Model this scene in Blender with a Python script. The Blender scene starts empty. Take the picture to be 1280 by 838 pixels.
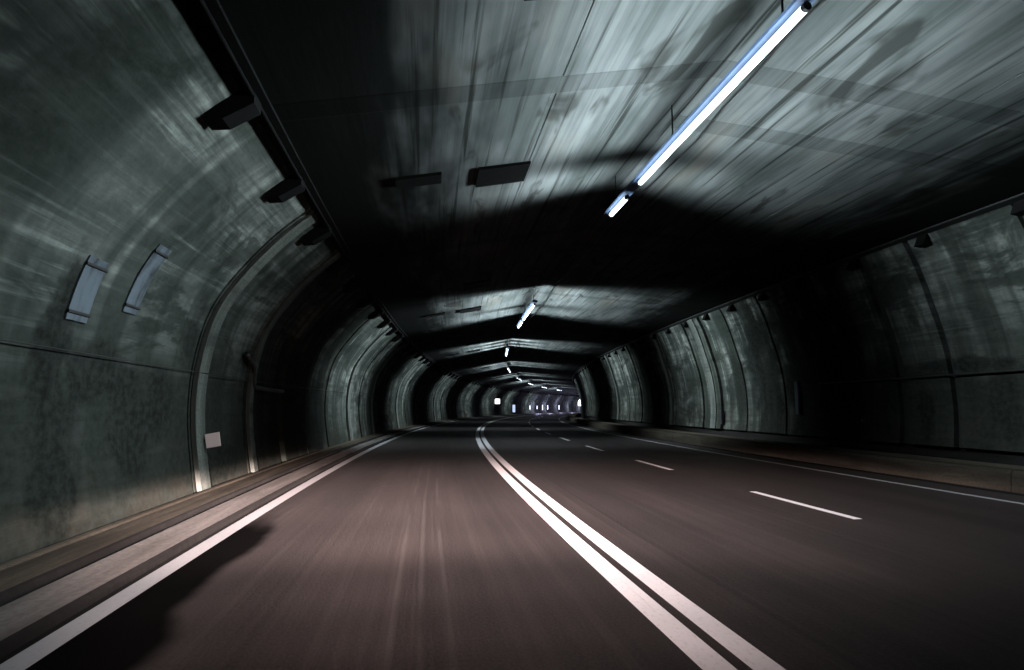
import bpy, bmesh, math, random
from mathutils import Vector, Matrix
random.seed(7)
scene = bpy.context.scene
C = scene.collection

# ------------------------------------------------------------------ camera
R = 280.0                                   # the tunnel bends right on this radius
def P(s, x, z):                             # along the tunnel, across it (right +), up
    t = s / R
    return Vector((R - (R - x) * math.cos(t), (R - x) * math.sin(t), z))
cam_d = bpy.data.cameras.new('camera'); cam = bpy.data.objects.new('camera', cam_d); C.objects.link(cam)
cam_d.sensor_width = 36.0; cam_d.lens = 36.0 * 720.0 / 1280.0
cam_d.clip_start = 0.05; cam_d.clip_end = 1500
cam.location = (0, 0, 1.36)
cam.rotation_euler = (math.radians(90) + 0.125, 0, -0.1657)
scene.camera = cam

# ------------------------------------------------------------------ world, exposure
w = bpy.data.worlds.new('World'); scene.world = w; w.use_nodes = True
nt = w.node_tree; bg = nt.nodes['Background']
sky = nt.nodes.new('ShaderNodeTexSky'); sky.sky_type = 'NISHITA'; sky.sun_disc = False
sky.sun_elevation = math.radians(-6); sky.sun_rotation = math.radians(200)
nt.links.new(sky.outputs[0], bg.inputs[0]); bg.inputs[1].default_value = 0.02
scene.view_settings.view_transform = 'Standard'; scene.view_settings.look = 'None'
scene.view_settings.exposure = 0.0; scene.view_settings.gamma = 1.0
scene.render.engine = 'CYCLES'
cy = scene.cycles
cy.use_denoising = True; cy.max_bounces = 6; cy.diffuse_bounces = 0; cy.glossy_bounces = 3
cy.sample_clamp_indirect = 1.5

# ------------------------------------------------------------------ lamp light (photometric profiles)
def beam_nodes(ld, axis, lo, hi):
    """Louvred luminaire: full output square to the lamp's axis, none along it."""
    ld.use_nodes = True; t = ld.node_tree; n = t.nodes; L = t.links.new
    em = n['Emission']
    g = n.new('ShaderNodeNewGeometry')
    d = n.new('ShaderNodeVectorMath'); d.operation = 'DOT_PRODUCT'; d.inputs[1].default_value = axis
    L(g.outputs['Incoming'], d.inputs[0])
    a = n.new('ShaderNodeMath'); a.operation = 'ABSOLUTE'; L(d.outputs['Value'], a.inputs[0])
    m = n.new('ShaderNodeMapRange'); m.interpolation_type = 'SMOOTHSTEP'
    m.inputs['From Min'].default_value = lo; m.inputs['From Max'].default_value = hi
    m.inputs['To Min'].default_value = 1; m.inputs['To Max'].default_value = 0
    L(a.outputs[0], m.inputs['Value'])
    sp = n.new('ShaderNodeSeparateXYZ'); L(g.outputs['Incoming'], sp.inputs[0])
    out = m.outputs[0]
    for z0, z1, v in ((.22, .75, .30), (-.45, -.8, .18)):          # wing-shaped spread: less straight up and straight down
        q = n.new('ShaderNodeMapRange'); q.interpolation_type = 'SMOOTHSTEP'; L(sp.outputs['Z'], q.inputs['Value'])
        for k_, v_ in zip(('From Min', 'From Max', 'To Min', 'To Max'), (z0, z1, 1, v) if z0 < z1 else (z1, z0, v, 1)): q.inputs[k_].default_value = v_
        p = n.new('ShaderNodeMath'); p.operation = 'MULTIPLY'; L(out, p.inputs[0]); L(q.outputs[0], p.inputs[1]); out = p.outputs[0]
    L(out, em.inputs['Strength'])
LAMP_POWER = 900.0
def tube_light(s, x, z, power):
    ld = bpy.data.lights.new('tube_light', 'POINT'); ld.energy = power; ld.color = (0.80, 0.93, 1.0)
    ld.shadow_soft_size = 0.20
    t = s / R
    beam_nodes(ld, (math.sin(t), math.cos(t), 0), 0.03, 0.50)
    o = bpy.data.objects.new('tube_light', ld); C.objects.link(o); o.location = P(s, x, z)
    return o

def headlight(x, s, z, power, yaw, spread=11.0):
    """Low beam: reaches evenly down the road to a soft cut-off, fading to the sides."""
    ld = bpy.data.lights.new('headlight', 'SPOT'); ld.energy = power; ld.color = (1.0, 0.755, 0.71)
    ld.shadow_soft_size = 0.06; ld.spot_size = math.radians(150); ld.spot_blend = 0.6
    o = bpy.data.objects.new('headlight', ld); C.objects.link(o); o.location = P(s, x, z)
    o.rotation_euler = (math.radians(82), 0, -yaw)
    ld.use_nodes = True; t = ld.node_tree; n = t.nodes; L = t.links.new; em = n['Emission']
    g = n.new('ShaderNodeNewGeometry'); sp = n.new('ShaderNodeSeparateXYZ'); L(g.outputs['Incoming'], sp.inputs[0])
    def math_(op, a, b=None, v=None):
        m = n.new('ShaderNodeMath'); m.operation = op
        L(a, m.inputs[0])
        if b is not None: L(b, m.inputs[1])
        if v is not None: m.inputs[1].default_value = v
        return m.outputs[0]
    az = math_('MULTIPLY', sp.outputs['Z'], v=-1.0)
    r = n.new('ShaderNodeValToRGB'); cr = r.color_ramp; cr.interpolation = 'EASE'
    L(az, r.inputs[0])
    cr.elements[0].position = 0.0; cr.elements[0].color = (0.003,) * 3 + (1,)
    cr.elements[1].position = 0.36; cr.elements[1].color = (0.003,) * 3 + (1,)
    for p, v in HEAD_PROFILE:
        e = cr.elements.new(p); e.color = (v, v, v, 1)
    fw = n.new('ShaderNodeVectorMath'); fw.operation = 'DOT_PRODUCT'
    fw.inputs[1].default_value = (math.sin(yaw), math.cos(yaw), 0); L(g.outputs['Incoming'], fw.inputs[0])
    side = math_('POWER', math_('ABSOLUTE', fw.outputs['Value']), v=spread)
    lf = n.new('ShaderNodeVectorMath'); lf.operation = 'DOT_PRODUCT'; lf.inputs[1].default_value = (-1, 0, 0); L(g.outputs['Incoming'], lf.inputs[0])
    mr = n.new('ShaderNodeMapRange'); mr.interpolation_type = 'SMOOTHSTEP'; L(lf.outputs['Value'], mr.inputs['Value'])
    for k_, v_ in zip(('From Min', 'From Max', 'To Min', 'To Max'), (.2, .47, 1, .07)): mr.inputs[k_].default_value = v_
    L(math_('MULTIPLY', math_('MULTIPLY', r.outputs[0], side), mr.outputs[0]), em.inputs['Strength'])
HEAD_PROFILE = [(0.010, 0.008), (0.026, 0.022), (0.040, 0.30), (0.056, .95), (0.068, .94), (0.085, 0.77), (0.11, 0.39), (0.157, 0.066), (0.21, 0.020), (0.27, 0.006)]
headlight(-0.95, 0.9, 0.66, 88000, 0.0)
headlight(0.35, 0.9, 0.66, 98000, 0.10, 7.0)

# ------------------------------------------------------------------ materials
def new_mat(name):
    m = bpy.data.materials.new(name); m.use_nodes = True
    return m, m.node_tree.nodes, m.node_tree.links.new, m.node_tree.nodes['Principled BSDF']
class NB:
    """Small helper for building textures on the metre-scaled UVs (u along the tunnel, v across)."""
    def __init__(s, name, rough=0.85, spec=0.3):
        s.m, s.n, s.L, s.b = new_mat(name); s.b.inputs['Roughness'].default_value = rough
        s.b.inputs['Specular IOR Level'].default_value = spec
        s.uv = s.n.new('ShaderNodeUVMap').outputs[0]
    def noise(s, su, sv, scale=1.0, detail=3, rough=0.55, off=0.0, dist=0.0):
        mp = s.n.new('ShaderNodeMapping'); mp.inputs['Scale'].default_value = (su, sv, 1)
        mp.inputs['Location'].default_value = (off, off * 1.7, off)
        s.L(s.uv, mp.inputs[0])
        t = s.n.new('ShaderNodeTexNoise'); t.inputs['Scale'].default_value = scale
        t.inputs['Detail'].default_value = detail; t.inputs['Roughness'].default_value = rough
        t.inputs['Distortion'].default_value = dist
        s.L(mp.outputs[0], t.inputs[0]); return t.outputs[0]
    def rng(s, v, a, b, c=0.0, d=1.0, smooth=True):
        m = s.n.new('ShaderNodeMapRange'); m.interpolation_type = 'SMOOTHSTEP' if smooth else 'LINEAR'
        for k, x in zip(('From Min', 'From Max', 'To Min', 'To Max'), (a, b, c, d)): m.inputs[k].default_value = x
        s.L(v, m.inputs['Value']); return m.outputs[0]
    def mul(s, a, b):
        m = s.n.new('ShaderNodeMath'); m.operation = 'MULTIPLY'
        for i, x in enumerate((a, b)):
            if isinstance(x, (int, float)): m.inputs[i].default_value = x
            else: s.L(x, m.inputs[i])
        return m.outputs[0]
    def mix(s, f, a, b, mode='MIX'):
        m = s.n.new('ShaderNodeMix'); m.data_type = 'RGBA'; m.blend_type = mode
        for sock, x in ((m.inputs['Factor'], f), (m.inputs[6], a), (m.inputs[7], b)):
            if isinstance(x, (int, float)): sock.default_value = x
            elif isinstance(x, tuple): sock.default_value = x + (1,)
            else: s.L(x, sock)
        return m.outputs[2]
    def axis(s, k):
        sp = s.n.new('ShaderNodeSeparateXYZ'); s.L(s.uv, sp.inputs[0]); return sp.outputs[k]
    def bump(s, h, strength=0.3, dist=0.02):
        b = s.n.new('ShaderNodeBump'); b.inputs['Strength'].default_value = strength; b.inputs['Distance'].default_value = dist
        s.L(h, b.inputs['Height']); s.L(b.outputs[0], s.b.inputs['Normal'])
    def done(s, col):
        if isinstance(col, tuple): s.b.inputs['Base Color'].default_value = col + (1,)
        else: s.L(col, s.b.inputs['Base Color'])
        return s.m

def wall_material(o, stains):
    k = NB('sooty_lining_concrete', 0.9, 0.03)
    near = k.rng(k.axis(0), 7, 17, 1, 0)                                             # this stretch is scoured along its length
    far = k.rng(k.axis(0), 7, 17, .25, 1)
    base = k.mix(k.rng(k.noise(0.5, 0.7, 1, 5, .62, o), .36, .64), (.045, .054, .047), (.255, .275, .248))
    runs = k.rng(k.noise(2.4, 0.14, 1, 4, .62, 3.0 + o, .5), .42, .60)               # water runs down the curve
    base = k.mix(k.mul(k.mul(runs, .78), far), base, (.026, .034, .027))
    pale = k.rng(k.noise(3.0, 0.2, 1, 3, .55, 9.0 + o), .55, .66)
    base = k.mix(k.mul(k.mul(pale, .65), far), base, (.33, .365, .325))
    drag = k.rng(k.noise(0.30, 4.2, 1, 5, .68, 5.0 + o), .42, .60)                   # traffic grime dragged along
    base = k.mix(k.mul(drag, .55), base, (.032, .040, .034))
    scour = k.rng(k.noise(0.26, 6.0, 1, 4, .65, 15.0 + o), .50, .66)
    base = k.mix(k.mul(k.mul(scour, .6), near), base, (.30, .33, .30))
    cloud = k.rng(k.noise(.55, .75, 1, 3, .5, 61.0 + o), .40, .62)
    base = k.mix(k.mul(k.mul(cloud, .6), near), base, (.05, .06, .052))
    bands = k.rng(k.noise(0.75, 0.07, 1, 4, .6, 44.0 + o, .3), .47, .58)             # broad damp bands
    base = k.mix(k.mul(bands, .75), base, (.016, .021, .017))
    blot = k.rng(k.noise(0.4, 0.8, 1, 5, .65, 14.0 + o, .6), .50, .60)
    base = k.mix(k.mul(blot, .8), base, (.014, .018, .015))
    low = k.mul(k.rng(k.axis(1), 1.2, 3.3, 1, 0), k.rng(k.noise(.9, .5, 1, 4, .6, 27. + o), .15, .33))   # road film on the lower wall
    base = k.mix(k.mul(k.mul(low, .9), k.rng(k.axis(0), 12, 24, 1, .5)), base, (.013, .0155, .0125))
    dirt = k.mul(k.rng(k.axis(1), .15, 1.3, 1, 0), k.rng(k.noise(1.2, 1.6, 1, 4, .6, 21. + o), .4, .65))
    base = k.mix(k.mul(dirt, .6), base, (.028, .023, .017))
    wob = k.noise(1.4, 1.1, 1, 4, .6, 71. + o)
    for u0, v0, ru, rv, f in stains:                                                 # single dark damp stains
        m = k.n.new('ShaderNodeMapping'); m.vector_type = 'POINT'
        m.inputs['Location'].default_value = (-u0 / ru, -v0 / rv, 0); m.inputs['Scale'].default_value = (1 / ru, 1 / rv, 0)
        k.L(k.uv, m.inputs[0])
        ln = k.n.new('ShaderNodeVectorMath'); ln.operation = 'LENGTH'; k.L(m.outputs[0], ln.inputs[0])
        ad = k.n.new('ShaderNodeMath'); ad.operation = 'ADD'; k.L(ln.outputs['Value'], ad.inputs[0]); k.L(k.rng(wob, .3, .7, -.35, .35), ad.inputs[1])
        base = k.mix(k.rng(ad.outputs[0], .55, 1.15, f, 0), base, (.007, .008, .007))
    fine = k.noise(9, 9, 1, 5, .65, o)
    base = k.mix(k.rng(fine, .3, .7, 0, .4), base, (.04, .046, .04))
    k.bump(fine, .35, .02)
    return k.done(base)
LEFT_STAINS = [(6.2, .95, .42, 1.1, .85), (7.6, 1.1, .55, .8, .75), (4.7, 1.2, .35, .9, .7), (6.05, 2.15, .30, .95, .95), (6.9, 1.75, .9, .35, .8), (8.3, 1.35, .45, .55, .85), (5.2, .9, .35, .7, .85), (9.0, 2.6, .25, .8, .6),
               (11.6, 2.35, .35, .25, .8), (12.9, 1.0, .28, .9, .8), (13.6, .7, .3, .5, .7), (16, 2, 1.2, 2.5, .7), (18.2, 1.5, .8, 2.2, .7), (3.3, 1.5, .8, 1.1, .7), (10.6, .4, .9, .35, .7)]
RIGHT_STAINS = [(11.9, .75, .25, .7, .8), (10.9, 1.75, 1.4, .16, .8), (13.0, 1.6, .4, 1.3, .8), (14.5, 2.0, .9, 2.6, .75), (16.4, 2, 1.2, 3, .85), (18.6, 2, 1.0, 3.2, .8), (9.9, .9, .4, .8, .7), (25.6, .6, .5, .6, .7), (20.6, 1.6, .6, 1.2, .6)]
def ceiling_material(g=1.0):
    k = NB('soot_streaked_ceiling_concrete', 0.9, 0.04)
    base = k.mix(k.rng(k.noise(0.35, 1.2, 1, 4, .55), .32, .68), (.075, .086, .082), (.165, .178, .175))
    st = k.rng(k.noise(0.16, 7.5, 1, 5, .62, 2.0), .40, .66)
    base = k.mix(k.mul(st, .50), base, (.036, .042, .04))
    st2 = k.rng(k.noise(.22, 8, 1, 4, .55, 7.0), .54, .68)
    base = k.mix(k.mul(st2, .85), base, (.014, .016, .014))
    blot = k.rng(k.noise(0.55, 1.5, 1, 3, .55, 17.0, .8), .58, .70)
    base = k.mix(k.mul(blot, .7), base, (.017, .017, .014))
    warm = k.rng(k.noise(.4, 1.0, 1, 2, .5, 31.0), .55, .75)
    base = k.mix(k.mul(warm, .5), base, (.115, .10, .078))
    # soot plus grazing light falloff, both painted in towards the slabs' outer edge
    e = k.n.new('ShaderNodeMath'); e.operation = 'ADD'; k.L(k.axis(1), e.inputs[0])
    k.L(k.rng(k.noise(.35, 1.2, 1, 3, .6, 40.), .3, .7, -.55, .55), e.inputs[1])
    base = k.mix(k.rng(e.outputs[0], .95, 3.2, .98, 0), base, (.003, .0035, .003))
    if g != 1.0: base = k.mix(1.0, base, (g, g, g), 'MULTIPLY')
    k.bump(k.noise(2, 14, 1, 4), .25, .01)
    return k.done(base)
def asphalt_material():
    k = NB('worn_tunnel_asphalt', 0.62, 0.14)
    base = k.mix(k.rng(k.noise(.12, 1.6, 1, 4, .55), .3, .7), (.0165, .0140, .0136), (.029, .0242, .0234))
    st = k.rng(k.noise(.10, 13, 1, 5, .7, 4.0), .42, .70)
    base = k.mix(k.mul(st, .5), base, (.048, .0405, .039))
    def line(c, half, soft):
        d = k.n.new('ShaderNodeMath'); d.operation = 'SUBTRACT'; k.L(k.axis(1), d.inputs[0]); d.inputs[1].default_value = c
        e = k.n.new('ShaderNodeMath'); e.operation = 'ABSOLUTE'; k.L(d.outputs[0], e.inputs[0])
        return k.rng(e.outputs[0], half, half + soft, 1, 0)
    for i, c in enumerate((-.14, .035, .215)):                                       # pale scrapes along the lane
        base = k.mix(k.mul(k.mul(line(c, .004, .03), k.rng(k.noise(.28, 1, 1, 3, .6, 5.0 * i), .38, .62)), .30), base, (.09, .083, .08))
    base = k.mix(k.mul(line(2.33, .012, .03), .55), base, (.010, .0095, .009))        # paving seam right of the double line
    for c in (-1.15, .75, 2.75, 4.4):                                                 # darker polished wheel tracks
        base = k.mix(k.mul(k.mul(line(c, .12, .35), k.rng(k.noise(.1, .8, 1, 3, .6, c), .3, .7)), .45), base, (.012, .011, .0108))
    dk = k.rng(k.noise(.09, 2.2, 1, 3, .5, 23.0), .55, .75)
    base = k.mix(k.mul(dk, .5), base, (.014, .013, .013))
    g = k.noise(34, 60, 1, 3, .7, 1.0)
    base = k.mix(k.rng(g, .35, .7, 0, .5), base, (.054, .0465, .045))
    # near-black strip painted along the left edge line, fraying out ahead
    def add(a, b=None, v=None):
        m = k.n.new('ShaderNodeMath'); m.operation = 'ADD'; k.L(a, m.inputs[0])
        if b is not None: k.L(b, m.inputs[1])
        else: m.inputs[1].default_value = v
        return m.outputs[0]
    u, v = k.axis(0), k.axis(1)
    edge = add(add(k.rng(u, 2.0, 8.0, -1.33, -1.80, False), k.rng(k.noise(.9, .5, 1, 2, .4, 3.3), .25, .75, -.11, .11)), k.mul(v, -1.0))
    dark_strip = k.mul(k.rng(edge, -.09, .07), k.rng(add(u, k.rng(k.noise(.8, 2.0, 1, 2, .4, 6.0), .25, .75, -.3, .3)), 6.9, 8.1, 1, 0))
    dark_strip = k.mul(dark_strip, k.rng(v, -2.25, -2.2))
    base = k.mix(dark_strip, base, (.004, .0038, .0038))
    k.L(k.rng(dark_strip, 0, 1, .62, .7, False), k.b.inputs['Roughness'])
    k.L(k.rng(dark_strip, 0, 1, .14, .0, False), k.b.inputs['Specular IOR Level'])
    k.bump(g, .5, .006)
    return k.done(base)
def paint_material(g=1.0):
    k = NB('worn_road_paint', 0.55, 0.4)
    wear = k.rng(k.noise(.6, 14, 1, 5, .7, 2.0), .60, .78)
    base = k.mix(k.mul(wear, .45), tuple(g * c for c in (.80, .80, .82)), tuple(g * c for c in (.22, .21, .21)))
    base = k.mix(k.rng(k.noise(22, 30, 1, 3, .7), .5, .75, 0, .45), base, tuple(g * c for c in (.40, .40, .40)))
    return k.done(base)
def concrete_material(name, a, b, stain, su=.4, sv=5):
    k = NB(name, .88, .06)
    base = k.mix(k.rng(k.noise(su, sv, 1, 5, .6), .3, .7), a, b)
    base = k.mix(k.rng(k.noise(.3, 2.4, 1, 4, .6, 8.), .5, .72, 0, .8), base, stain)
    g = k.noise(16, 22, 1, 4, .6)
    base = k.mix(k.rng(g, .35, .7, 0, .4), base, tuple(x * .5 for x in a))
    k.bump(g, .35, .008)
    return k.done(base)
def plain(name, col, rough=.6, metal=0.0, var=.25):
    k = NB(name, rough, .4); k.b.inputs['Metallic'].default_value = metal
    tc = k.n.new('ShaderNodeTexCoord'); k.uv = tc.outputs['Object']
    return k.done(k.mix(k.rng(k.noise(6, 6, 1, 4, .6), .35, .7), col, tuple(x * (1 - var) for x in col)))
def glow(name, col, strength):
    m, n, L, b = new_mat(name)
    b.inputs['Base Color'].default_value = (.9, .9, .9, 1)
    b.inputs['Emission Color'].default_value = col + (1,); b.inputs['Emission Strength'].default_value = strength
    return m
M = {
 'wall': wall_material(0.0, LEFT_STAINS), 'wall_right': wall_material(130.0, RIGHT_STAINS), 'ceiling': ceiling_material(), 'rib': concrete_material('pale_rib_concrete', (.06, .068, .06), (.13, .143, .126), (.03, .035, .03), 3, .3),
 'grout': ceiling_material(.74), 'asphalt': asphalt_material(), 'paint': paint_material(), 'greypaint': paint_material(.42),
 'kerb': concrete_material('pale_kerb_concrete', (.11, .10, .092), (.185, .17, .16), (.065, .056, .05)),
 'walk': concrete_material('dusty_walkway_concrete', (.055, .047, .036), (.10, .086, .066), (.028, .024, .02)),
 'gutter': concrete_material('dark_gutter_grit', (.010, .0095, .009), (.020, .0185, .0175), (.006, .0055, .005)),
 'rkerb': concrete_material('brown_barrier_concrete', (.019, .016, .0125), (.04, .034, .026), (.010, .009, .0075)),
 'joint': plain('black_joint_filler', (.012, .014, .013), .9),
 'dark': plain('sooty_dark_steel', (.018, .019, .019), .6, .3),
 'black': plain('soot_black_steel', (.006, .0062, .006), .8), 'rail': plain('dull_galvanised_steel', (.10, .11, .11), .5, .6),
 'cable': plain('black_cable_sheath', (.012, .012, .012), .6),
 'tray': plain('enamelled_lamp_housing', (.05, .08, .14), .45),
 'plate': plain('faded_blue_grey_plate', (.075, .095, .112), .9, 0, .8),
 'marker': plain('pinkish_reflector_plate', (.92, .76, .72), .5, 0, .12),
 'tube': glow('lit_fluorescent_tube', (.72, .86, 1.0), 2.6),
 'lit': glow('lit_white_panel', (.95, .98, 1.0), 5.0),
 'blue': glow('lit_pale_blue_panel', (.55, .66, .95), 1.1),
 'guide': glow('lit_guide_lamp', (.75, .78, 1.0), 3.0),
}

M['black'].node_tree.nodes['Principled BSDF'].inputs['Specular IOR Level'].default_value = .04

# ------------------------------------------------------------------ mesh helpers
def steps(a, b, d=1.5):
    n = max(1, int(math.ceil((b - a) / d))); return [a + (b - a) * i / n for i in range(n + 1)]
def arclen(prof):
    v = [0.0]
    for (x0, z0), (x1, z1) in zip(prof, prof[1:]): v.append(v[-1] + math.hypot(x1 - x0, z1 - z0))
    return v
def mesh_obj(name, verts, faces, mat, uvs=None, parent=None, smooth=False):
    me = bpy.data.meshes.new(name); me.from_pydata(verts, [], faces)
    if uvs is not None:
        ul = me.uv_layers.new(name='UVMap').data
        for p in me.polygons:
            for li, vi in zip(p.loop_indices, p.vertices): ul[li].uv = uvs[vi]
    me.materials.append(mat)
    if smooth:
        for p in me.polygons: p.use_smooth = True
    me.update()
    o = bpy.data.objects.new(name, me); C.objects.link(o)
    if parent: o.parent = parent
    return o
def sheet(name, prof, ss, mat, parent=None, smooth=False, dv=0.0, uv_x=False):
    """Open strip: profile (x, z) swept along the tunnel. Face normals point up/inward for profiles listed left to right."""
    vl = arclen(prof); verts = []; uvs = []; faces = []; n = len(prof)
    for s in ss:
        for (x, z), v in zip(prof, vl):
            verts.append(P(s, x, z)); uvs.append((s, x if uv_x else v + dv))
    for i in range(len(ss) - 1):
        for j in range(n - 1):
            a = i * n + j; faces.append((a, a + 1, a + n + 1, a + n))
    return mesh_obj(name, verts, faces, mat, uvs, parent, smooth)
def solid(name, ring, ss, mat, parent=None, smooth=False, uv_x=True):
    """Closed section swept along the tunnel with end caps."""
    verts = []; uvs = []; faces = []; n = len(ring)
    vl = arclen(list(ring) + [ring[0]])
    for s in ss:
        for (x, z), v in zip(ring, vl):
            verts.append(P(s, x, z)); uvs.append((s, x + z if uv_x else v))
    for i in range(len(ss) - 1):
        for j in range(n):
            a = i * n + j; b = i * n + (j + 1) % n; faces.append((a, b, b + n, a + n))
    faces.append(tuple(range(n))[::-1]); faces.append(tuple((len(ss) - 1) * n + j for j in range(n)))
    o = mesh_obj(name, verts, faces, mat, uvs, parent, smooth)
    bm = bmesh.new(); bm.from_mesh(o.data); bmesh.ops.recalc_face_normals(bm, faces=bm.faces); bm.to_mesh(o.data); bm.free()
    return o
def circle(cx, cz, r, n=8): return [(cx + r * math.cos(2 * math.pi * i / n), cz + r * math.sin(2 * math.pi * i / n)) for i in range(n)]
def box_bm(bm, c, size):
    r = bmesh.ops.create_cube(bm, size=1.0)
    for v in r['verts']: v.co = Vector((v.co.x * size[0] + c[0], v.co.y * size[1] + c[1], v.co.z * size[2] + c[2]))
def local_obj(name, bm, mat, parent=None, bevel=0.0):
    if bevel:
        bmesh.ops.bevel(bm, geom=bm.edges[:], offset=bevel, segments=2, affect='EDGES', profile=.5)
    me = bpy.data.meshes.new(name); bm.to_mesh(me); bm.free(); me.materials.append(mat)
    o = bpy.data.objects.new(name, me); C.objects.link(o)
    if parent: o.parent = parent
    return o
def empty(name, loc=(0, 0, 0), rz=0.0):
    o = bpy.data.objects.new(name, None); C.objects.link(o); o.location = loc; o.rotation_euler = (0, 0, rz); return o
def tag(o, label=None, cat=None, group=None, kind=None):
    for k, v in (('label', label), ('category', cat), ('group', group), ('kind', kind)):
        if v: o[k] = v
    return o
def path_tube(name, pts, r, mat, parent=None, n=6):
    """Round cable through world points."""
    verts = []; faces = []
    for i, p in enumerate(pts):
        d = (pts[min(i + 1, len(pts) - 1)] - pts[max(i - 1, 0)]).normalized()
        a = d.orthogonal().normalized() if abs(d.z) > .95 else d.cross(Vector((0, 0, 1))).normalized(); b = d.cross(a)
        for k in range(n):
            t = 2 * math.pi * k / n; verts.append(p + a * (r * math.cos(t)) + b * (r * math.sin(t)))
    for i in range(len(pts) - 1):
        for k in range(n):
            faces.append((i * n + k, i * n + (k + 1) % n, (i + 1) * n + (k + 1) % n, (i + 1) * n + k))
    faces.append(tuple(range(n))[::-1]); faces.append(tuple((len(pts) - 1) * n + k for k in range(n)))
    return mesh_obj(name, verts, faces, mat, None, parent, True)

S0, S1 = -30.0, 205.0

# ------------------------------------------------------------------ road
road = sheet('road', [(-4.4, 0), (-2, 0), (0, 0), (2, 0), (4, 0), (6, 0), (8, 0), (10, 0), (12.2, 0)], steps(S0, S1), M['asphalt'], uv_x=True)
tag(road, kind='structure')
def marking(name, x0, x1, a, b, mat='paint'):
    return sheet(name, [(x0, .004), (x1, .004)], steps(a, b, 1.0), M[mat], road, uv_x=True)
marking('edge_line', -2.17, -2.00, S0, S1, 'greypaint')
marking('centre_line', 1.49, 1.67, S0, S1)
marking('centre_line', 1.75, 1.92, S0, S1)
marking('edge_line', 8.38, 8.50, S0, S1, 'greypaint')
k = -4
while 6.6 + 5.75 * k < S1:
    a = 6.6 + 5.75 * k; marking('lane_dash', 5.24, 5.36, a, a + 2.4); k += 1

# ------------------------------------------------------------------ left kerb, channel, walkway
tag(sheet('gutter', [(-2.268, .0745), (-2.224, .047), (-2.219, .006), (-2.174, .006)], steps(S0, S1), M['gutter'], uv_x=True), kind='structure')
kerb = empty('kerb'); tag(kerb, kind='structure')
ks = [S0] + [S0 + 1.9 * i for i in range(1, 124)] + [S1]
for a, b in zip(ks, ks[1:]):
    if b - a < .05: continue
    dz = 0.0
    solid('kerb_stone', [(-2.66, -.05), (-2.66, .075 + dz), (-2.265, .07 + dz), (-2.24, .045 + dz), (-2.23, -.05)], [a + .002, (a + b) / 2, b - .002], M['kerb'], kerb)
tag(sheet('drain_channel', [(-2.815, .104), (-2.79, .09), (-2.765, .02), (-2.66, .012)], steps(S0, S1), M['gutter'], uv_x=True), kind='structure')
tag(solid('walkway', [(-3.20, -.05), (-3.20, .10), (-2.81, .10), (-2.80, .085), (-2.79, -.05)], steps(S0, S1), M['walk']), kind='structure')
tag(solid('duct_cover', [(-3.30, -.05), (-3.30, .115), (-3.24, .115), (-3.21, .103), (-3.205, -.05)], steps(S0, S1), M['walk']), kind='structure')
# right raised walkway with its brown upright face
tag(sheet('gutter', [(9.15, .006), (9.40, .006)], steps(S0, S1), M['gutter'], uv_x=True), kind='structure')
rk = empty('raised_walkway'); tag(rk, kind='structure')
ks = [S0 + 2.95 * i for i in range(80)]
for a, b in zip(ks, ks[1:]):
    solid('kerb_block', [(9.38, -.05), (9.42, .30), (9.46, .345), (9.70, .35), (9.72, -.05)], [a + .008, (a + b) / 2, b - .008], M['rkerb'], rk)
solid('walkway_slab', [(9.70, -.05), (9.73, .335), (10.45, .335), (10.5, -.05)], steps(S0, S1), M['walk'], rk)
tag(sheet('cable_trench', [(10.45, .02), (11.25, .02), (11.28, .6)], steps(S0, S1), M['gutter']), kind='structure')

# ------------------------------------------------------------------ walls
def smooth_profile(p, n=3):
    out = []
    for i in range(len(p) - 1):
        p0 = p[max(i - 1, 0)]; p1 = p[i]; p2 = p[i + 1]; p3 = p[min(i + 2, len(p) - 1)]
        for j in range(n):
            t = j / n
            out.append(tuple(.5 * (2 * p1[k] + (p2[k] - p0[k]) * t + (2 * p0[k] - 5 * p1[k] + 4 * p2[k] - p3[k]) * t * t + (3 * p1[k] - p0[k] - 3 * p2[k] + p3[k]) * t ** 3) for k in (0, 1)))
    out.append(p[-1]); return out
LW = smooth_profile([(-3.34, .0), (-3.48, .8), (-3.53, 1.5), (-3.47, 2.2), (-3.28, 2.9), (-2.90, 3.5), (-2.45, 4.03), (-2.1, 4.36), (-1.875, 4.57), (-1.87, 4.85), (-1.2, 5.4)])
RW = smooth_profile([(11.10, .52), (11.17, 1.2), (11.15, 2.0), (11.03, 2.8), (10.83, 3.5), (10.62, 4.2), (10.34, 4.87), (9.9, 5.5), (8.9, 6.0)])
def shifted(prof, d, side):                       # push a profile outwards by d
    return [(x + side * d, z) for x, z in prof]
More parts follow.
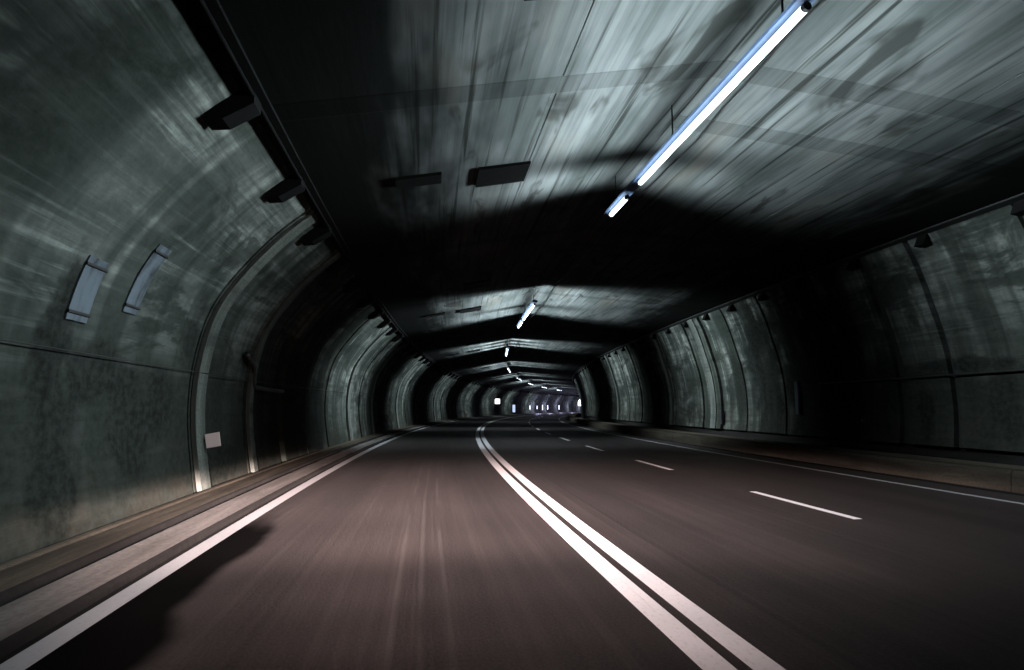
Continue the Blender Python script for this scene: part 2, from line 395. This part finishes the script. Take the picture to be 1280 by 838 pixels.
def wall(label, prof, side, joints, wide, ribs):
    root = tag(empty('tunnel_wall'), label, 'wall', 'tunnel side walls')
    for a, b in zip(joints, joints[1:]):
        if b - a < .1: continue
        d = random.choice((0, 0, .02, .035))
        w2 = wide.get(round(a, 2), .05); w3 = wide.get(round(b, 2), .05)
        ring = shifted(prof, d, side); ss = steps(a + w2, b - w3, 1.2)
        vl = arclen(ring); n = len(ring); verts = []; uvs = []; faces = []
        rows = [(ss[0], .12)] + [(s, 0) for s in ss] + [(ss[-1], .12)]     # returns at both ends: the joint is a real recess
        for s, e in rows:
            for (x, z), v in zip(shifted(ring, e, side), vl): verts.append(P(s, x, z)); uvs.append((s, v))
        for i in range(len(rows) - 1):
            for j in range(n - 1):
                p = i * n + j; faces.append((p, p + 1, p + n + 1, p + n) if side < 0 else (p, p + n, p + n + 1, p + 1))
        mesh_obj('lining_panel', verts, faces, M['wall' if side < 0 else 'wall_right'], uvs, root)
    sheet('joint_filler', shifted(prof, .115, side), steps(joints[0], joints[-1], 2.0), M['joint'], root, True)
    for s, wd in ribs:
        rp = shifted(prof, -.05, side); rq = shifted(prof, .02, side); ring = rp + rq[::-1]
        solid('lining_rib', ring, [s, s + wd], M['rib'], root, uv_x=False)
    return root
def joint_list(fixed, every):
    j = [S0 + every * i for i in range(60) if S0 + every * i < fixed[0] - every * .6] + fixed
    while j[-1] < S1 - every: j.append(j[-1] + every)
    return j
LJ = joint_list([-1.0, 2.6, 9.35, 11.9, 14.3, 16.6, 19.2, 22.6, 25.4, 28.0, 31.0, 33.8, 36.8], 3.05)
RJ = joint_list([2.5, 5.8, 8.6, 11.1, 12.55, 15.2, 17.6, 20.2, 22.25, 24.05, 27.6, 30.6, 33.7], 3.05)
wall('curved sooty concrete wall with the small pink plate, rising behind the low kerb and solid edge line', LW, -1, LJ,
     {14.3: .17, 25.4: .09, 9.35: .07, 31.0: .09, 19.2: .08}, [(9.47, .36), (12.0, .22), (22.75, .5), (28.15, .4), (36.0, .5), (44, .5), (53.6, .5)])
wall('curved concrete wall behind the raised brown walkway on the outer side of the dashed lane', RW, 1, RJ,
     {12.55: .15, 22.25: .10, 24.05: .10, 27.6: .13, 11.1: .07, 33.7: .1}, [(22.75, .5), (28.0, .35), (31.2, .5), (40, .5)])
tag(sheet('tunnel_vault', [(-3.9, 0), (-4.2, 3), (-3.4, 5.4), (-1, 6.9), (4, 7.4), (8.6, 6.9), (11, 5.6), (11.9, 3), (11.7, 0)], steps(S0, S1, 3), M['joint'], None, True), kind='structure')

# ------------------------------------------------------------------ ceiling
AX, AZ = 3.62, 5.60          # ridge
LX, LZ = -1.85, 4.56         # left edge
RX, RZ = 10.25, 5.04         # right edge
ceil = tag(empty('ceiling'), kind='structure')
def cz(x): return LZ + (AZ - LZ) * (x - LX) / (AX - LX) if x < AX else AZ + (RZ - AZ) * (x - AX) / (RX - AX)
def slab(x0, x1, a, b, dv):
    th = .16; xs = [x0 + (x1 - x0) * i / 2 for i in range(3)]
    ss = steps(a, b, 2.3); verts = []; uvs = []; faces = []
    for s in ss:
        for x in xs: verts.append(P(s, x, cz(x))); uvs.append((s, dv(x)))
        for x in xs[::-1]: verts.append(P(s, x, cz(x) + th)); uvs.append((s, dv(x)))
    for i in range(len(ss) - 1):
        for j in range(6):
            p = i * 6 + j; q = i * 6 + (j + 1) % 6; faces.append((p, q, q + 6, p + 6))
    faces.append((5, 4, 3, 2, 1, 0)); m = (len(ss) - 1) * 6; faces.append(tuple(m + j for j in range(6)))
    o = mesh_obj('ceiling_slab', verts, faces, M['ceiling'], uvs, ceil)
    return o
T = 6.55
k = -6
while 6.35 + T * k < S1 - T:
    a = 6.35 + T * k; b = a + T; g = .03
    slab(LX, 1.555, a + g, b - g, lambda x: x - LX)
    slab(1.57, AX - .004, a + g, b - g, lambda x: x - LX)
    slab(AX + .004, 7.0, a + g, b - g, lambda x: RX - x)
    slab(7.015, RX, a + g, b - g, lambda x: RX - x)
    # transverse rib of grout hanging just below each joint
    for sj, part in ((a, 0), (a, 1), (a + 1.38, 1)):
        xs = {0: (LX + .1, .5, 1.5, AX - .002), 1: (AX + .002, 5.5, 7.0, RX - .1)}[part]
        n = len(xs); vs = []; us = []; fs = []
        for s in (sj - .19, sj - .17, sj + .17, sj + .19):
            for x in xs: vs.append(P(s, x, cz(x) - (.005 if abs(s - sj) < .18 else .0))); us.append((s, RX - x if part else x - LX))
        for i in range(3):
            for j in range(n - 1): p = i * n + j; fs.append((p, p + n, p + n + 1, p + 1))
        mesh_obj('joint_cover', vs, fs, M['grout'], us, ceil)
    k += 1
# edge angles and pipes along both edges
solid('edge_angle', [(LX + .002, LZ - .045), (LX + .002, LZ - .006), (LX + .20, LZ + .026), (LX + .20, LZ - .012)], steps(S0, S1), M['black'], ceil)
solid('edge_angle', [(RX + .05, RZ - .08), (RX + .05, RZ + .10), (RX + .01, RZ + .10), (RX + .01, RZ - .05), (RX - .16, RZ - .03), (RX - .16, RZ - .06)], steps(S0, S1), M['dark'], ceil)
solid('edge_pipe', circle(LX + .10, LZ - .05, .022), steps(S0, S1), M['black'], ceil, True)
solid('edge_pipe', circle(RX + .17, RZ - .02, .04), steps(S0, S1), M['rail'], ceil, True)
# dark vent plates beside the ridge, in pairs
def vent(s, x, ls, lx):
    ring = []
    z0 = lambda xx: cz(xx) - .05
    return solid('vent_plate', [(x - lx / 2, z0(x - lx / 2)), (x + lx / 2, z0(x + lx / 2)), (x + lx / 2, cz(x + lx / 2) - .002), (x - lx / 2, cz(x - lx / 2) - .002)], [s - ls / 2, s + ls / 2], M['black'], ceil)
s = 4.35
for n in range(11):
    vent(s, 1.28, .8, .84); vent(s + 4.55, 1.18, .72, .82); vent(s + 4.35, -.15, .35, .7)
    s += 16.55 if n else 13.2
# wall brackets carrying the slab edges
def bracket_mesh(side, x_wall, x_edge, z_edge):
    bm = bmesh.new()
    pts = [(x_edge, z_edge - .11), (x_edge, z_edge + .05), (x_wall, z_edge + .05), (x_wall, z_edge - .32), (x_wall - side * .18, z_edge - .30)]
    f = [bm.verts.new((x, -.12, z)) for x, z in pts]; b = [bm.verts.new((x, .12, z)) for x, z in pts]
    n = len(pts); bm.faces.new(f); bm.faces.new(b[::-1])
    for i in range(n): bm.faces.new((f[i], f[(i + 1) % n], b[(i + 1) % n], b[i]))
    bmesh.ops.recalc_face_normals(bm, faces=bm.faces)
    me = bpy.data.meshes.new('wall_bracket'); bm.to_mesh(me); bm.free(); me.materials.append(M['black']); return me
mL = bracket_mesh(-1, -2.20, LX + .12, LZ - .03); mR = bracket_mesh(1, 10.36, RX + .02, RZ)
s = 5.93 - 2.16 * 16
while s < S1 - 2:
    for me, off in ((mL, 0), (mR, .35)):
        o = bpy.data.objects.new('wall_bracket', me); C.objects.link(o); o.parent = ceil
        t = (s + off) / R; o.matrix_local = Matrix.Translation(Vector((R, 0, 0))) @ Matrix.Rotation(-t, 4, 'Z') @ Matrix.Translation(Vector((-R, 0, 0)))
    s += 2.16

# ------------------------------------------------------------------ lamps on the ridge
LZT = 4.93
def lamp(n, s, parts, label):
    dens = {0: .17, 1: .5}.get(n, 1.7)
    root = tag(empty('ceiling_lamp', (0, 0, 0)), label, 'lamp', 'tube lamps along the ceiling ridge')
    a = min(p[0] for p in parts); b = max(p[1] for p in parts)
    x = 3.36
    solid('housing', [(x - .10, LZT + .075), (x - .085, LZT + .055), (x + .085, LZT + .055), (x + .10, LZT + .075), (x + .06, LZT + .115), (x - .06, LZT + .115)], steps(a - .2, b + .15, 1.5), M['tray'], root)
    for h in (a + .3, (a + b) / 2, b - .3):
        solid('hanger', [(x - .008, LZT + .112), (x + .008, LZT + .112), (x + .008, cz(x + .008) - .002), (x - .008, cz(x - .008) - .002)], [h - .008, h + .008], M['dark'], root)
    for (p, q) in parts:
        t = solid('tube', circle(x, LZT, .042, 10), steps(p, q, 1.2), M['tube'], root, True)
        for e in (p - .05, q + .01):
            solid('end_cap', circle(x, LZT, .044, 8), [e, e + .04], M['dark'], t)
    tot = sum(q - p for p, q in parts)
    for (p, q) in parts:
        m = max(1, round((q - p) / dens))
        for i in range(m):
            tube_light(p + (q - p) * (i + .5) / m, x, LZT - .19, LAMP_POWER * (q - p) / m * {-1: 1.0, 0: 1.12, 1: 1.5, 2: 1.3}.get(n, .9))
ldesc = {
 -1: None,
 0: 'long glaring tube lamp high overhead with a short tube at its far end',
 1: 'second tube lamp ahead, a long and a short bright bar past the dark ceiling band',
 2: 'third tube lamp ahead, one upright bright bar where the lamp row starts to bend',
 3: 'fourth tube lamp ahead, small bright bar leaning away at the turn of the lamp row',
 4: 'fifth tube lamp ahead, small bright dashes just after the row turns sideways',
 5: 'sixth tube lamp ahead, small bright dashes midway along the sideways run',
 6: 'seventh tube lamp ahead, tiny bright dashes next to last in view along the ridge',
 7: 'eighth tube lamp ahead, tiny bright dashes almost touching the bulging wall',
 8: 'farthest tube lamp, partly hidden behind the bulging wall',
}
spans = {-1: (-12, [(0, 4.2), (4.9, 5.9)]), 0: (4.8, [(0, 4.5), (5.25, 6.2)]), 1: (21.5, [(0, 3.9), (4.4, 6.4)]), 2: (37.7, [(0, 5.6)]), 3: (54.6, [(0, 4.6), (5.2, 7.2)]),
         4: (70.6, [(0, 1.4), (3.2, 5.6), (6.1, 7.6)]), 5: (86.8, [(0, 4.4), (5.3, 6.6)]), 6: (103.2, [(0, 4.6), (5.2, 6.4)]), 7: (120.2, [(0, 4.0), (4.8, 6.0)])}
for n in sorted(spans):
    s0, pr = spans[n]
    q = {2: .93, 3: .965, 1: .915}.get(n, .906 if n < 1 else 1.0)
    lamp(n, s0 * q, [(q * s0 + .92 * a, q * s0 + .92 * b) for a, b in pr], ldesc.get(n) or 'tube lamp on the ridge behind the viewpoint')
# cable sagging beside the lamps
pts = []
s = S0
while s < 130:
    pts.append(P(s, 4.02 + .05 * math.sin(.9 * s) + .02 * math.sin(3.3 * s), cz(4.02) - .09 - .045 * abs(math.sin(.55 * s)))); s += .5
tag(path_tube('ceiling_cable', pts, .014, M['cable']), 'thin black cable sagging along the ceiling beside the tube lamps', 'cable')

# ------------------------------------------------------------------ things on the left wall
def on_prof(prof, z):
    for (x0, z0), (x1, z1) in zip(prof, prof[1:]):
        if z0 <= z <= z1: return x0 + (x1 - x0) * (z - z0) / (z1 - z0)
    return prof[0][0]
def wall_cable(name, prof, z, side, r, label, sag=.05, end=140):
    pts = []; s = S0
    while s < end:
        zz = z + sag * math.sin(.35 * s) * .4; pts.append(P(s, on_prof(prof, zz) - side * (.05 + r), zz)); s += 1.2
    return tag(path_tube(name, pts, r, M['cable']), label, 'cable')
wall_cable('wall_cable', LW, 1.90, -1, .006, 'thin black cable running level along the wall above the pink plate')
wall_cable('wall_cable', RW, 2.06, 1, .022, 'thick dark cable running level along the wall above the raised walkway', end=16)
def wall_box(name, prof, side, s, z, ls, h, depth, mat, label, cat, group=None, frame=False, bevel=.01, tilt=0.0, out=0.0):
    x = on_prof(prof, z) - side * (depth / 2 + .012 + out)
    root = tag(empty(name, P(s, x - tilt * h / 2, z - h / 2), -s / R), label, cat, group); root.rotation_euler = (0, tilt, -s / R)
    bm = bmesh.new(); box_bm(bm, (0, 0, h / 2), (depth, ls, h)); local_obj('case', bm, M['dark'] if frame else mat, root, bevel)
    if frame:
        bm = bmesh.new(); box_bm(bm, (-side * (depth / 2 + .004), 0, h / 2), (.012, ls - .06, h - .06)); local_obj('front_panel', bm, mat, root)
        bm = bmesh.new(); box_bm(bm, (0, -(ls / 2 + .004), h / 2), (depth - .04, .012, h - .06)); local_obj('side_panel', bm, mat, root)
    elif cat == 'plate':
        for zz in (.12, h - .12):
            bm = bmesh.new(); box_bm(bm, (side * (depth / 2 + .004), 0, zz), (.02, ls + .06, .03)); local_obj('mounting_rail', bm, M['dark'], root)
    return root
def curved_plate(s, ls, z0, z1, label):            # thin sheet screwed flat to the curve of the wall
    zs = [z0 + (z1 - z0) * i / 5 for i in range(6)]
    ring = [(on_prof(LW, z) + .022, z) for z in zs] + [(on_prof(LW, z) + .004, z) for z in zs[::-1]]
    root = tag(empty('wall_plate', (0, 0, 0)), label, 'plate', 'pale plates on the near wall')
    solid('sheet', ring, [s, s + ls], M['plate'], root)
    for z in (z0 + .08, z1 - .08):
        x = on_prof(LW, z); solid('fixing_strip', [(x + .021, z - .018), (x + .036, z - .014), (x + .036, z + .014), (x + .021, z + .018)], [s - .012, s + ls + .012], M['dark'], root)
curved_plate(6.12, .34, 2.22, 2.86, 'lower pale blue plate beside the tall dark stain on the near wall')
curved_plate(7.05, .30, 2.45, 3.25, 'taller pale blue plate higher up, further along from the tall dark stain')
# pink marker plate on a stub post facing the traffic
mk = tag(empty('marker_plate', P(9.75, -3.28, .74), -9.75 / R + .12), 'small square pinkish white plate fixed low on the wall above the walkway', 'sign')
bm = bmesh.new(); box_bm(bm, (0, 0, .11), (.21, .012, .22)); pl = local_obj('plate', bm, M['marker'], mk, .003)
pl.rotation_euler = (0, math.radians(-10), 0)
bm = bmesh.new(); box_bm(bm, (-.13, .03, .11), (.20, .025, .03)); local_obj('stub', bm, M['dark'], mk)
# bent pipe on the wall
pp = [P(11.4, on_prof(LW, 2.3) + .06, 2.36), P(11.7, on_prof(LW, 2.2) + .06, 2.26), P(12.0, on_prof(LW, 2.05) + .06, 2.16), P(12.1, on_prof(LW, 1.8) + .06, 1.86), P(12.2, on_prof(LW, 1.75) + .06, 1.76), P(14.2, on_prof(LW, 1.72) + .06, 1.73)]
tag(path_tube('wall_pipe', pp, .05, M['cable']), 'short bent dark pipe on the wall past the pink plate', 'pipe')
# lit things far down the outer wall
wall_box('lit_sign', LW, -1, 96.5, 2.35, .9, .85, .62, M['lit'], 'bright square lit sign on the far wall', 'sign', None, True)
wall_box('emergency_cabinet', LW, -1, 110.9, 1.15, .5, 1.45, .40, M['blue'], 'upright pale blue lit cabinet low on the far wall', 'cabinet', None, True)
wall_box('lit_sign', LW, -1, 167.3, 2.75, .6, 1.9, .6, M['lit'], 'tall bright panel on the farthest wall just beside the bulging wall', 'sign', None, True)
gl = ['faint guide lamp low on the far wall, first past the pale blue cabinet', 'guide lamp pair member low on the far wall, left of the brightest guide lamp',
      'brightest guide lamp low on the far wall', 'slim guide lamp low on the far wall, right of the brightest one', 'last guide lamp low on the far purple wall before the bend hides it']
for (s, h), lb in zip(((125.1, .9), (131.3, .8), (136.0, 1.2), (140.5, 1.1), (150.5, 1.2)), gl):
    wall_box('guide_lamp', LW, -1, s, 1.35, .18, h, .14, M['guide'], lb, 'lamp', 'guide lamps on the far wall', True, .005)
for s in (128, 138, 148, 158, 168):
    ld = bpy.data.lights.new('guide_light', 'POINT'); ld.energy = 380; ld.color = (.66, .64, 1.0); ld.shadow_soft_size = .1
    o = bpy.data.objects.new('guide_light', ld); C.objects.link(o); o.location = P(s, -2.2, 1.3)
# right wall fittings
wall_box('delineator_post', RW, 1, 16.8, 1.65, .16, 1.0, .08, M['plate'], 'slim pale upright strip on the dark stretch of wall', 'delineator')
wall_box('wall_fixture', RW, 1, 22.1, .98, .16, .55, .12, M['dark'], 'small dark box low on the wall just before the lit ribs', 'box')
wall_box('reflector', RW, 1, 13.9, 1.02, .14, .07, .06, M['plate'], 'small pale reflector low on the dark wall', 'reflector')
